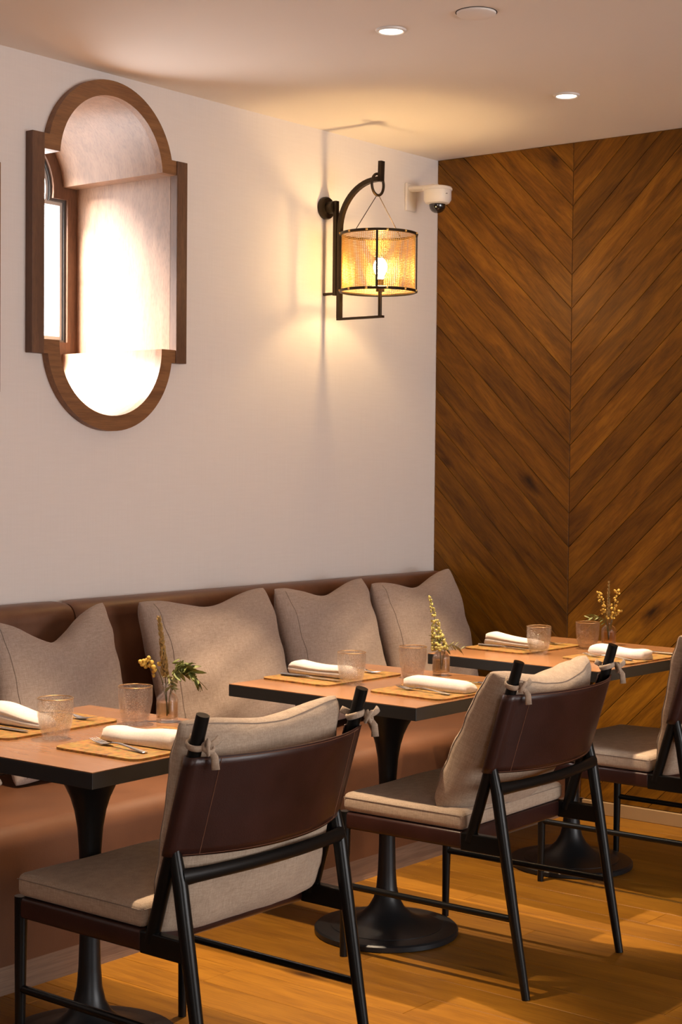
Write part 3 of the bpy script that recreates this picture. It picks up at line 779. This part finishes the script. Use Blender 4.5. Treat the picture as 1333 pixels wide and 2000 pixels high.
def knife():
    o = empty('table_knife')
    bm = bmesh.new(); strip(bm, [(-0.115, .005, .005, .006), (-0.112, .008, .005, .007), (-0.06, .0075, .005, .007), (-0.012, .0055, .005, .007), (-0.004, .0045, .005, .006)]); from_bm('handle', bm, M_steel, o)
    bm = bmesh.new(); strip(bm, [(-0.004, .0045, .005, .004), (0.01, .008, .004, .002), (0.07, .0095, .004, .0016), (0.10, .008, .004, .0014), (0.115, .002, .004, .001)]); from_bm('blade', bm, M_steel, o)
    return o
ME_fork = fork_mesh(); KN0 = knife(); kn_used = [False]
def place(o, p, rz, rx=0.0): o.location = p; o.rotation_euler = (rx, 0, rz)
def mesh_obj(name, me): o = D.objects.new(name, me); C.objects.link(o); return o
def new_knife():
    if not kn_used[0]: kn_used[0] = True; return KN0
    return copy_tree(KN0)
# tumbler
def make_tumbler():
    t = empty('tumbler')
    R, h = 0.0435, 0.096
    o_ = [(0.0, 0.0005), (.029, .0005), (.0315, .004), (.0345, .016), (.039, .034), (.0425, .055), (.0437, .075), (.0435, h-.001), (.0425, h)]
    i_ = [(.0415, h-.001), (.0415, .075), (.0403, .055), (.0365, .034), (.0315, .020), (.022, .0145), (0.0, .0135)]
    lathe('bowl', o_+i_, M_tumbler, t, 48)
    tube('rim', [(.0425*math.cos(2*PI*i/40), .0425*math.sin(2*PI*i/40), h) for i in range(40)], 0.0011, M_goldrim, t, 6, closed=True)
    return t
TUM = make_tumbler(); tum_used = [False]
def new_tumbler():
    if not tum_used[0]: tum_used[0] = True; return TUM
    return copy_tree(TUM)
def make_vase():
    t = empty('bottle_vase')
    o_ = [(0, .0005), (.0255, .0005), (.0275, .003), (.0275, .056), (.0262, .062), (.021, .069), (.0135, .074), (.0118, .078), (.0118, .088), (.0135, .092), (.0155, .0945), (.0155, .096)]
    i_ = [(.0105, .096), (.0095, .088), (.0098, .077), (.0115, .0735), (.019, .067), (.0245, .060), (.0255, .056), (.0255, .012), (.023, .010), (0, .010)]
    lathe('glass_body', o_+i_, M_vase, t, 40)
    lathe('water', [(0, .0105), (.0225, .0105), (.0250, .0125), (.0250, .050), (0, .050)], M_water, t, 32)
    return t
VAS = make_vase(); vas_used = [False]
def new_vase():
    if not vas_used[0]: vas_used[0] = True; return VAS
    return copy_tree(VAS)

WHO = ['on the table with plumed grass', 'on the middle table', 'on the table by the wood wall']
MATZ = 0.7557
for i in range(3):
    rz = trot(i)
    for side in ('A', 'B'):   # A banquette side, B chair side
        dy = 0.217 if side == 'A' else -0.199
        seat = 'banquette' if side == 'A' else 'chair'
        o = mesh_obj('placemat', ME_mat); place(o, tpos(i, 0.0, dy), rz+(PI if side == 'A' else 0)+random.uniform(-.02, .02))
        tag(o, 'golden cork placemat %s, at the %s side' % (WHO[i], seat), 'placemat', 'cork placemats')
        sd_ = i*2+(side == 'B')
        nme = napkin_mesh(seed=sd_, open_=0.35 if side == 'A' else 0.0)
        o = mesh_obj('folded_napkin', nme)
        place(o, tpos(i, -0.026, 0.236 if side == 'A' else -0.206, MATZ), rz+(PI if side == 'A' else 0)+random.uniform(-.04, .04))
        tag(o, 'folded white linen napkin %s, at the %s side' % (WHO[i], seat), 'napkin', 'folded napkins')
        o = mesh_obj('fork', ME_fork)
        if side == 'B': place(o, tpos(i, -0.098 + (-.0 if i else -.006), -0.200, MATZ), rz+(-0.05 if i else -0.14))
        else: place(o, tpos(i, 0.125, 0.215, MATZ), rz+PI)
        tag(o, 'steel dinner fork %s, at the %s side' % (WHO[i], seat), 'fork', 'steel forks')
        o = new_knife()
        place(o, tpos(i, -0.103 if side == 'A' else 0.140, 0.222 if side == 'A' else -0.225, MATZ), rz+(PI if side == 'A' else 0)+0.02)
        tag(o, 'steel table knife %s, at the %s side' % (WHO[i], seat), 'knife', 'steel table knives')
    GA = [(-0.088, 0.028), (-0.085, 0.075), (-0.115, 0.070)][i]; GB = [(0.180, 0.028), (0.160, 0.030), (0.135, 0.030)][i]
    for nm, (gx, gy), wh in (('A', GA, 'beside the banquette-side placemat'), ('B', GB, 'close to the bottle vase')):
        o = new_tumbler(); place(o, tpos(i, gx, gy), random.uniform(0, 6)); tag(o, 'crackled glass tumbler %s, %s' % (WHO[i], wh), 'glass', 'crackled tumblers')
    o = new_vase(); VP = [(0.262, -0.004), (0.262, -0.004), (0.285, 0.035)][i]
    place(o, tpos(i, *VP), 0); tag(o, 'small clear bottle vase %s' % WHO[i], 'vase', 'bottle vases')

# ------------------------------------------------------------------ flowers
def leaf_mesh(name, L, Wd, mat, curl=0.15):
    V = []; F = []
    for k in range(5):
        s = k/4; hw = Wd/2*math.sin(PI*min(1, s*0.92+0.08))**0.8 if 0 < k < 4 else Wd*0.04
        z = -curl*L*s*s
        V += [(L*s, -hw, z), (L*s, 0, z-0.12*Wd), (L*s, hw, z)]
    for k in range(4):
        a = 3*k
        F += [(a, a+3, a+4, a+1), (a+1, a+4, a+5, a+2)]
    me = D.meshes.new(name); me.from_pydata(V, [], F); me.update(); me.materials.append(mat)
    for p in me.polygons: p.use_smooth = True
    return me
def ball_mesh(name, r, mat, sx_=1.0):
    bm = bmesh.new(); bmesh.ops.create_icosphere(bm, subdivisions=2, radius=r)
    for v in bm.verts: v.co.z *= sx_; v.co *= 1+0.10*math.sin(60*v.co.x/r*.1+90*v.co.y)
    me = D.meshes.new(name); bm.to_mesh(me); bm.free(); me.materials.append(mat)
    for p in me.polygons: p.use_smooth = True
    return me
LF_G = leaf_mesh('leaf', 0.036, 0.011, M_leaf); LF_P = leaf_mesh('leaf', 0.022, 0.0085, M_leafp); LF_N = leaf_mesh('leaf', 0.020, 0.0045, M_leafp)
BD_M = ball_mesh('bud', 0.0062, M_bud, 0.9); BD_P = ball_mesh('floret', 0.0040, M_budp, 1.1); BD_S = ball_mesh('bud', 0.0045, M_bud, 1.2)
def child(name, me, parent, loc, d=None, roll=0.0, s=1.0):
    o = D.objects.new(name, me); C.objects.link(o); o.parent = parent; o.location = loc; o.scale = (s, s, s)
    if d is not None:
        q = Vector(d).to_track_quat('X', 'Z'); o.rotation_mode = 'QUATERNION'
        from mathutils import Quaternion
        o.rotation_quaternion = q @ Quaternion((1, 0, 0), roll)
    return o
def bez(p0, p1, p2, n=12):
    p0, p1, p2 = map(Vector, (p0, p1, p2)); return [(1-t)**2*p0+2*t*(1-t)*p1+t*t*p2 for t in [k/n for k in range(n+1)]]
RTV = Vector((rt.x, rt.y, 0)); AWV = Vector((fw.x, fw.y, 0)).normalized()
def S(r, z, a=0.0): return RTV*r+AWV*a+Vector((0, 0, z))      # sideways, up, away (as seen from the walkway)
def sprig(base, name, label, cat='flower'):
    t = tag(empty(name, base), label, cat, 'flowers in the bottle vases'); return t
def stem(t, pts, r0=0.0014, r1=0.0008):
    bm = bmesh.new(); n = len(pts); add_tube(bm, pts, [r0+(r1-r0)*i/(n-1) for i in range(n)], 6); return from_bm('stem', bm, M_stem, t, True)
def plume(t, pts, r_max, cnt, mat, seed, L=0.010):
    """grass head: hundreds of tiny spikelets joined as one part"""
    rng = random.Random(seed); bm = bmesh.new(); n = len(pts)
    for k in range(cnt):
        s = rng.random(); f = s*(n-1); i0 = min(int(f), n-2); p = pts[i0].lerp(pts[i0+1], f-i0); tg = (pts[i0+1]-pts[i0]).normalized()
        a = rng.uniform(0, 2*PI); o1 = tg.orthogonal().normalized(); o2 = tg.cross(o1)
        rad = r_max*(0.25+0.75*(1-s))*rng.uniform(.5, 1)
        q = p+(o1*math.cos(a)+o2*math.sin(a))*rad*0.4; dr = (tg*1.4+(o1*math.cos(a)+o2*math.sin(a))*0.75).normalized(); l = L*rng.uniform(.6, 1.3)*(0.6+0.4*(1-s))
        sd2 = dr.orthogonal().normalized()*l*0.16; sd3 = dr.cross(sd2)
        v = [bm.verts.new(q), bm.verts.new(q+dr*l*0.45+sd2), bm.verts.new(q+dr*l*0.45-sd2*.5+sd3), bm.verts.new(q+dr*l*0.45-sd2*.5-sd3), bm.verts.new(q+dr*l)]
        for a_, b_ in ((1, 2), (2, 3), (3, 1)): bm.faces.new((v[0], v[a_], v[b_])); bm.faces.new((v[4], v[b_], v[a_]))
    return tag(from_bm('grass_head', bm, mat, t), kind='stuff')
rng = random.Random(3)
# bouquet one: plume, bobble sprig, leafy sprig
vb = tpos(0, 0.262, -0.004, 0.75)
t = sprig(vb, 'dried_grass', 'tall feathery plume of dried grass in the vase among yellow bobbles', 'dried grass')
P_ = bez(S(0.0, 0.015), S(-0.002, 0.12), S(-0.022, 0.262)); stem(t, P_); plume(t, P_[5:], 0.012, 380, M_plume, 1, 0.015)
t = sprig(vb, 'yellow_bobble_sprig', 'arching sprig of round yellow bobble flowers beside the plumed grass')
P_ = bez(S(0.002, 0.02), S(-0.015, 0.175), S(-0.066, 0.150)); stem(t, P_)
for r_, z_ in ((-0.068, .153), (-0.064, .145), (-0.060, .155), (-0.057, .147), (-0.052, .156), (-0.046, .142), (-0.047, .163), (-0.041, .150), (-0.035, .139), (-0.036, .126), (-0.036, .116), (-0.032, .131), (-0.020, .147), (-0.008, .119), (-0.056, .139)):
    child('bud', BD_M, t, S(r_, z_, rng.uniform(-.01, .01)), (rng.uniform(-1, 1), rng.uniform(-1, 1), 1), s=rng.uniform(.75, 1.1))
t = sprig(vb, 'leafy_sprig', 'drooping sprig of narrow green leaves beside the plumed grass', 'foliage')
P_ = bez(S(0.003, 0.02), S(0.012, 0.19), S(0.074, 0.110), 14); stem(t, P_)
for k in range(4, 15):
    p = P_[k]; tg = (P_[min(k+1, 14)]-P_[k-1]).normalized()
    for s_ in (-1, 1, -0.5, 0.6):
        d_ = tg*0.7+S(0.1*s_, -0.5 if s_ > 0 else 0.35, 0.5*s_)+Vector((rng.uniform(-.3, .3), rng.uniform(-.3, .3), rng.uniform(-.4, .2)))
        child('leaf', LF_G if k > 5 else LF_P, t, p, d_, rng.uniform(-1, 1), rng.uniform(.85, 1.35))
for k in range(26):
    child('leaf', LF_G, t, S(0.02+rng.uniform(-.012, .03), 0.135+rng.uniform(-.02, .022), rng.uniform(-.015, .01)), S(rng.uniform(-.2, 1), rng.uniform(-.8, .6), rng.uniform(-.8, .5)), rng.uniform(-1, 1), rng.uniform(.6, 1.0))
for k in range(22):
    child('leaf', LF_P, t, S(0.008+rng.uniform(-.006, .008), 0.085+rng.uniform(0, .035), rng.uniform(-.01, .005)), S(rng.uniform(-.6, 1), rng.uniform(-.7, .8), rng.uniform(-.8, .5)), rng.uniform(-1, 1), 0.9)
# bouquet two: flowering spike and a leafy branch
vb = tpos(1, 0.262, -0.004, 0.75)
t = sprig(vb, 'flower_spike', 'tapering pale yellow flower spike in the vase on the middle table')
P_ = bez(S(0.0, 0.02), S(-0.004, 0.12), S(-0.040, 0.250), 16); stem(t, P_)
for k in range(130):
    s = rng.random()**1.35; f = 4.8+s*11.0; i0 = min(int(f), 15); p = P_[i0].lerp(P_[i0+1], f-i0); rr = 0.021*(1-s)**1.1+0.0015
    a = rng.uniform(0, 6.28); child('floret', BD_P, t, p+S(math.cos(a)*rr, rng.uniform(-.004, .004), math.sin(a)*rr), (rng.uniform(-1, 1), rng.uniform(-1, 1), 1), s=0.6+0.85*(1-s))
for k in range(16):
    a = rng.uniform(0, 6.28); child('leaf', LF_N, t, S(rng.uniform(-.008, .006), 0.097+rng.uniform(0, .03)), S(math.cos(a), rng.uniform(-.1, .7), math.sin(a)), rng.uniform(-1, 1), rng.uniform(.8, 1.2))
for r_, z_, d_ in ((-0.014, .115, S(-1, .15, -.2)), (-0.016, .122, S(-1, .25, .1)), (-0.012, .108, S(-1, .05, .1))): child('leaf', LF_P, t, S(r_, z_), d_, 0.4, 1.1)
t = sprig(vb, 'leafy_sprig', 'small branch of pale green leaves reaching out of the vase on the middle table', 'foliage')
P_ = bez(S(0.002, 0.03), S(0.010, 0.125), S(0.060, 0.082), 10); stem(t, P_)
for k in range(4, 11):
    for s_ in (-1, 1): child('leaf', LF_P, t, P_[k], S(0.8, -0.9 if s_ > 0 else 1.0, 0.3*s_)+Vector((0, 0, rng.uniform(-.2, .2))), rng.uniform(-.6, .6), rng.uniform(.75, 1.1))
# bouquet three: budding twigs
vb = tpos(2, 0.285, 0.035, 0.75)
t = sprig(vb, 'dried_grass', 'slim upright dried grass spike in the vase by the wood wall', 'dried grass')
P_ = bez(S(0, .02), S(-.002, .12), S(-0.002, .232)); stem(t, P_); plume(t, P_[5:], 0.007, 220, M_plume, 4, 0.011)
for lab, tip, mid in (('left', S(-0.040, .192), S(-0.012, .13)), ('right', S(0.030, .205), S(0.012, .12)), ('low', S(0.042, .122), S(0.012, .125))):
    t = sprig(vb, 'budding_twig', {'left': 'budding twig with golden buds leaning towards the window wall', 'right': 'upright budding twig with golden buds beside the dried grass spike', 'low': 'short low twig with a few golden buds in the vase by the wood wall'}[lab])
    P_ = bez(S(0, .02), mid, tip, 12); stem(t, P_, 0.0012, 0.0007)
    for k in range(5, 13):
        if lab == 'low' and k < 9: continue
        for _ in range(3):
            off = S(rng.uniform(-.010, .010), rng.uniform(-.005, .008), rng.uniform(-.008, .008)); child('bud', BD_S, t, P_[k]+off, (rng.uniform(-1, 1), rng.uniform(-1, 1), 1), s=rng.uniform(.7, 1.15))
t = sprig(vb, 'leafy_sprig', 'low spray of dark green leaves over the tumbler by the wood wall', 'foliage')
P_ = bez(S(0, .03), S(-0.004, .125), S(-0.070, .100), 10); stem(t, P_)
for k in range(4, 11):
    for s_ in (-1, 1): child('leaf', LF_G, t, P_[k], S(-1.0, 0.5*s_, 0.4*s_), rng.uniform(-1, 1), rng.uniform(.5, .75))
for k in range(10): child('leaf', LF_N, t, S(rng.uniform(-.01, .01), .095+rng.uniform(0, .02)), S(rng.uniform(-1, 1), rng.uniform(0, .9), rng.uniform(-1, 1)), 0, 0.9)

# ------------------------------------------------------------------ chairs
HW = 0.265
def post_y(z): return -0.140-0.140*(z-0.418)/0.475       # local y of the back posts
def leg_y(z): return -0.207-0.103*(0.59-z)/0.59            # local y of the rear legs
def chair_frame():
    t = empty('dining_chair')
    for s in (-1, 1):
        x = s*HW
        tube('front_leg', [(x, 0.290, 0.0005), (x, 0.288, 0.20), (x, 0.286, 0.419)], [0.0105, 0.013, 0.0155], M_black, t, 14)
        tube('rear_leg', [(x, leg_y(0)-0.003, 0.0005), (x, leg_y(0.2), 0.2), (x, leg_y(0.40), 0.40), (x, leg_y(0.53), 0.53), (x, leg_y(0.60)+0.004, 0.60)], [0.0115, 0.0145, 0.0165, 0.0165, 0.013], M_black, t, 14)
        tube('back_post', [(x, post_y(0.395), 0.395), (x, post_y(0.55), 0.55), (x, post_y(0.75), 0.75), (x, post_y(0.891), 0.891)], [0.0155, 0.0155, 0.0150, 0.0145], M_black, t, 14)
        bm = bmesh.new(); add_box(bm, x-0.0125, x+0.0125, -0.247, -0.110, 0.369, 0.417, 0.003); from_bm('side_rail', bm, M_black, t)
        tube('stretcher', [(x, 0.280, 0.206), (x, leg_y(0.206), 0.206)], 0.0095, M_black, t, 12)
    pts = [(-HW+2*HW*k/12, leg_y(0.545)-0.006-0.024*(1-(2*k/12-1)**2), 0.545) for k in range(13)]
    bm = bmesh.new(); add_tube(bm, pts, [0.019, 0.0165]+[0.0155]*9+[0.0165, 0.019], 12, True, False, 1.0, 0.62, (0, 0, 1)); smooth_by_angle(from_bm('back_rail', bm, M_black, t))
    # leather seat sling: four wrapped rails and the base panel
    bm = bmesh.new()
    add_box(bm, -HW-0.013, HW+0.013, -0.114, 0.278, 0.371, 0.4185, 0.008, 3)
    smooth_by_angle(from_bm('seat_sling', bm, M_chl, t))
    # seat cushion
    bm = bmesh.new(); nx = 26
    add_box(bm, -HW-0.012, HW+0.012, -0.117, 0.291, 0.4195, 0.472, 0.017, 4)
    bmesh.ops.subdivide_edges(bm, edges=[e for e in bm.edges if e.calc_length() > 0.2], cuts=10, use_grid_fill=True)
    for v in bm.verts:
        if v.co.z > 0.44:
            u = v.co.x/HW; q = (v.co.y-0.085)/0.215
            v.co.z += 0.010*max(0, 1-u*u)*max(0, 1-q*q)+0.0012*math.sin(20*v.co.x+3)*math.sin(17*v.co.y)
    sc_ = from_bm('seat_cushion', bm, M_seatf, t, True); smooth_by_angle(sc_, 60)
    zz = 0.4605
    tube('piping', [(-HW-.012, -0.115, zz), (-HW-.0125, 0.08, zz), (-HW-.012, 0.285, zz)], 0.0011, M_piping, sc_, 6)
    tube('piping', [(-HW-.006, -0.1175, zz), (0, -0.1178, zz), (HW+.006, -0.1175, zz)], 0.0011, M_piping, sc_, 6)
    # leather back
    nU, nV = 40, 12; bm = bmesh.new(); G = []
    B = 0.062
    for j in range(nV+1):
        z = 0.588+(0.803-0.588)*j/nV; row = []
        for i in range(nU+1):
            s = -1+2*i/nU; x = s*(HW+0.0)
            y = post_y(z)-0.0185-B*(1-abs(s)**2.2)
            zz2 = z-0.006*(1-s*s)*(1 if j < nV/2 else 0.0)
            row.append(bm.verts.new((x, y, zz2)))
        G.append(row)
    for j in range(nV):
        for i in range(nU): bm.faces.new((G[j][i], G[j][i+1], G[j+1][i+1], G[j+1][i]))
    # wrap round the posts
    for s in (-1, 1):
        fr2 = []
        for j in range(nV+1):
            z = 0.588+(0.803-0.588)*j/nV; c0 = Vector((s*HW, post_y(z), z)); row = []
            for k in range(12):
                a = -PI/2+s*(PI*1.25)*k/11*1.0
                row.append(bm.verts.new(c0+Vector((0.0185*math.cos(a)*1.0, 0.0185*math.sin(a), 0))))
            fr2.append(row)
        for j in range(nV):
            for k in range(11):
                f = (fr2[j][k], fr2[j][k+1], fr2[j+1][k+1], fr2[j+1][k]); bm.faces.new(f)
    bmesh.ops.remove_doubles(bm, verts=bm.verts, dist=0.0004)
    lb = from_bm('leather_back', bm, M_chl, t, True, recalc=True)
    md = lb.modifiers.new('thickness', 'SOLIDIFY'); md.thickness = 0.0035; md.offset = 0.0
    for s in (-1, 1):
        pts = []
        for j in range(9):
            z = 0.592+(0.800-0.592)*j/8; q = s*0.84; pts.append((q*HW, post_y(z)-0.0205-B*(1-abs(q)**2.2), z-0.002))
        tube('stitching', pts, 0.0007, M_stitch, lb, 5)
    for z in (0.5905, 0.7985):
        pts = [((-1+2*i/24)*HW*0.97, post_y(z)-0.0205-B*(1-abs((-1+2*i/24)*.97)**2.2), z-(0.004 if z < .7 else 0)*(1-(-1+2*i/24)**2)) for i in range(25)]
        tube('stitching', pts, 0.0007, M_stitch, lb, 5)
    return t
def back_cushion(t, mode):
    if mode == 'low':   # slipped down behind the seat cushion
        W_, Hh, T, z0, y0, lean, bend, chop = 0.545, 0.485, 0.095, 0.402, -0.137, 8.5, 0.020, 0.020
    else:               # sitting on the seat cushion
        W_, Hh, T, z0, y0, lean, bend, chop = 0.545, 0.445, 0.140, 0.462, -0.014, 25, 0.040, 0.022
    bm, sm_, f = pillow_bm(W_, Hh, T, chop, bend, 34, 11 if mode == 'low' else 17, 0.0028, 0.035, 5.0)
    o = from_bm('back_cushion', bm, M_seatf, t, True)
    o.location = (0, y0, z0); o.rotation_euler = (math.radians(lean), 0, 0)
    for s in (-1, 1):
        pts = [f(s*0.965, v, 1 if s < 0 else -1)+Vector((s*0.001, 0, 0)) for v in [(-0.95+1.9*k/24) for k in range(25)]]
        tube('piping', pts, 0.0011, M_piping, o, 6)
    pts = [f(u, 0.97, -1) for u in [(-0.95+1.9*k/24) for k in range(25)]]
    tube('piping', pts, 0.0013, M_piping, o, 6)
    rg = random.Random(5 if mode == 'low' else 6)
    for s in (-1, 1):
        zt = 0.828
        c0 = Vector((s*HW, post_y(zt), zt)); bm = bmesh.new()
        loop = [c0+Vector((0.0195*math.cos(a), 0.0195*math.sin(a), 0.006*math.cos(a*1.0+s))) for a in [2*PI*k/20 for k in range(20)]]
        add_tube(bm, loop, 0.0075, 8, False, True, 1.0, 0.5)
        kx = c0+Vector((s*0.004+0.012, -0.026, -0.004))
        for q in range(3):
            rr_ = 0.010+0.002*q; a0 = rg.uniform(0, 6); ax1 = Vector((rg.uniform(-1, 1), rg.uniform(-.3, .3), rg.uniform(-1, 1))).normalized(); ax2 = ax1.orthogonal().normalized()
            add_tube(bm, [kx+ax1*rr_*math.cos(2*PI*k/14)+ax2*rr_*math.sin(2*PI*k/14) for k in range(14)], 0.0055, 8, False, True, 1.0, 0.7)
        for tx, ty, tz in ((0.010, -0.012, -0.046), (0.028, -0.006, 0.016)):
            e = kx+Vector((tx, ty, tz)); add_tube(bm, [kx, kx.lerp(e, .5)+Vector((.003, -.005, .003)), e], [0.006, 0.008, 0.009], 8, True, False, 1.0, 0.35)
        # strap to the cushion corner
        inner = c0+Vector((-s*0.016, 0.030, 0.012)); add_tube(bm, [c0+Vector((0, 0.02, 0.003)), inner], 0.008, 8, True, False, 1.0, 0.4)
        from_bm('tie', bm, M_seatf, t, True)
    return o
CH0 = chair_frame()
CHS = [(-3.058, -1.502, 0.0, 'low', 'black wood and oxblood leather chair with plumed grass on its table, back cushion slipped low'),
       (-1.866, -1.497, 1.6, 'up', 'black wood and oxblood leather chair drawn up to the middle table'),
       (-0.790, -1.495, 0.5, 'low', 'black wood and oxblood leather chair beside the chevron wood wall'),
       (-4.172, -1.505, 0.0, 'low', 'black wood and oxblood leather chair in line next to the one with the slipped cushion')]
for k, (x, y, a, mode, lab) in enumerate(CHS):
    t = CH0 if k == 0 else copy_tree(CH0)
    chairs = globals().setdefault('CHAIRS', []); chairs.append((t, x, y, a, mode, lab))
for t, x, y, a, mode, lab in CHAIRS:
    back_cushion(t, mode)
    t.location = (x, y, 0); t.rotation_euler = (0, 0, math.radians(a)); tag(t, lab, 'chair', 'leather dining chairs')
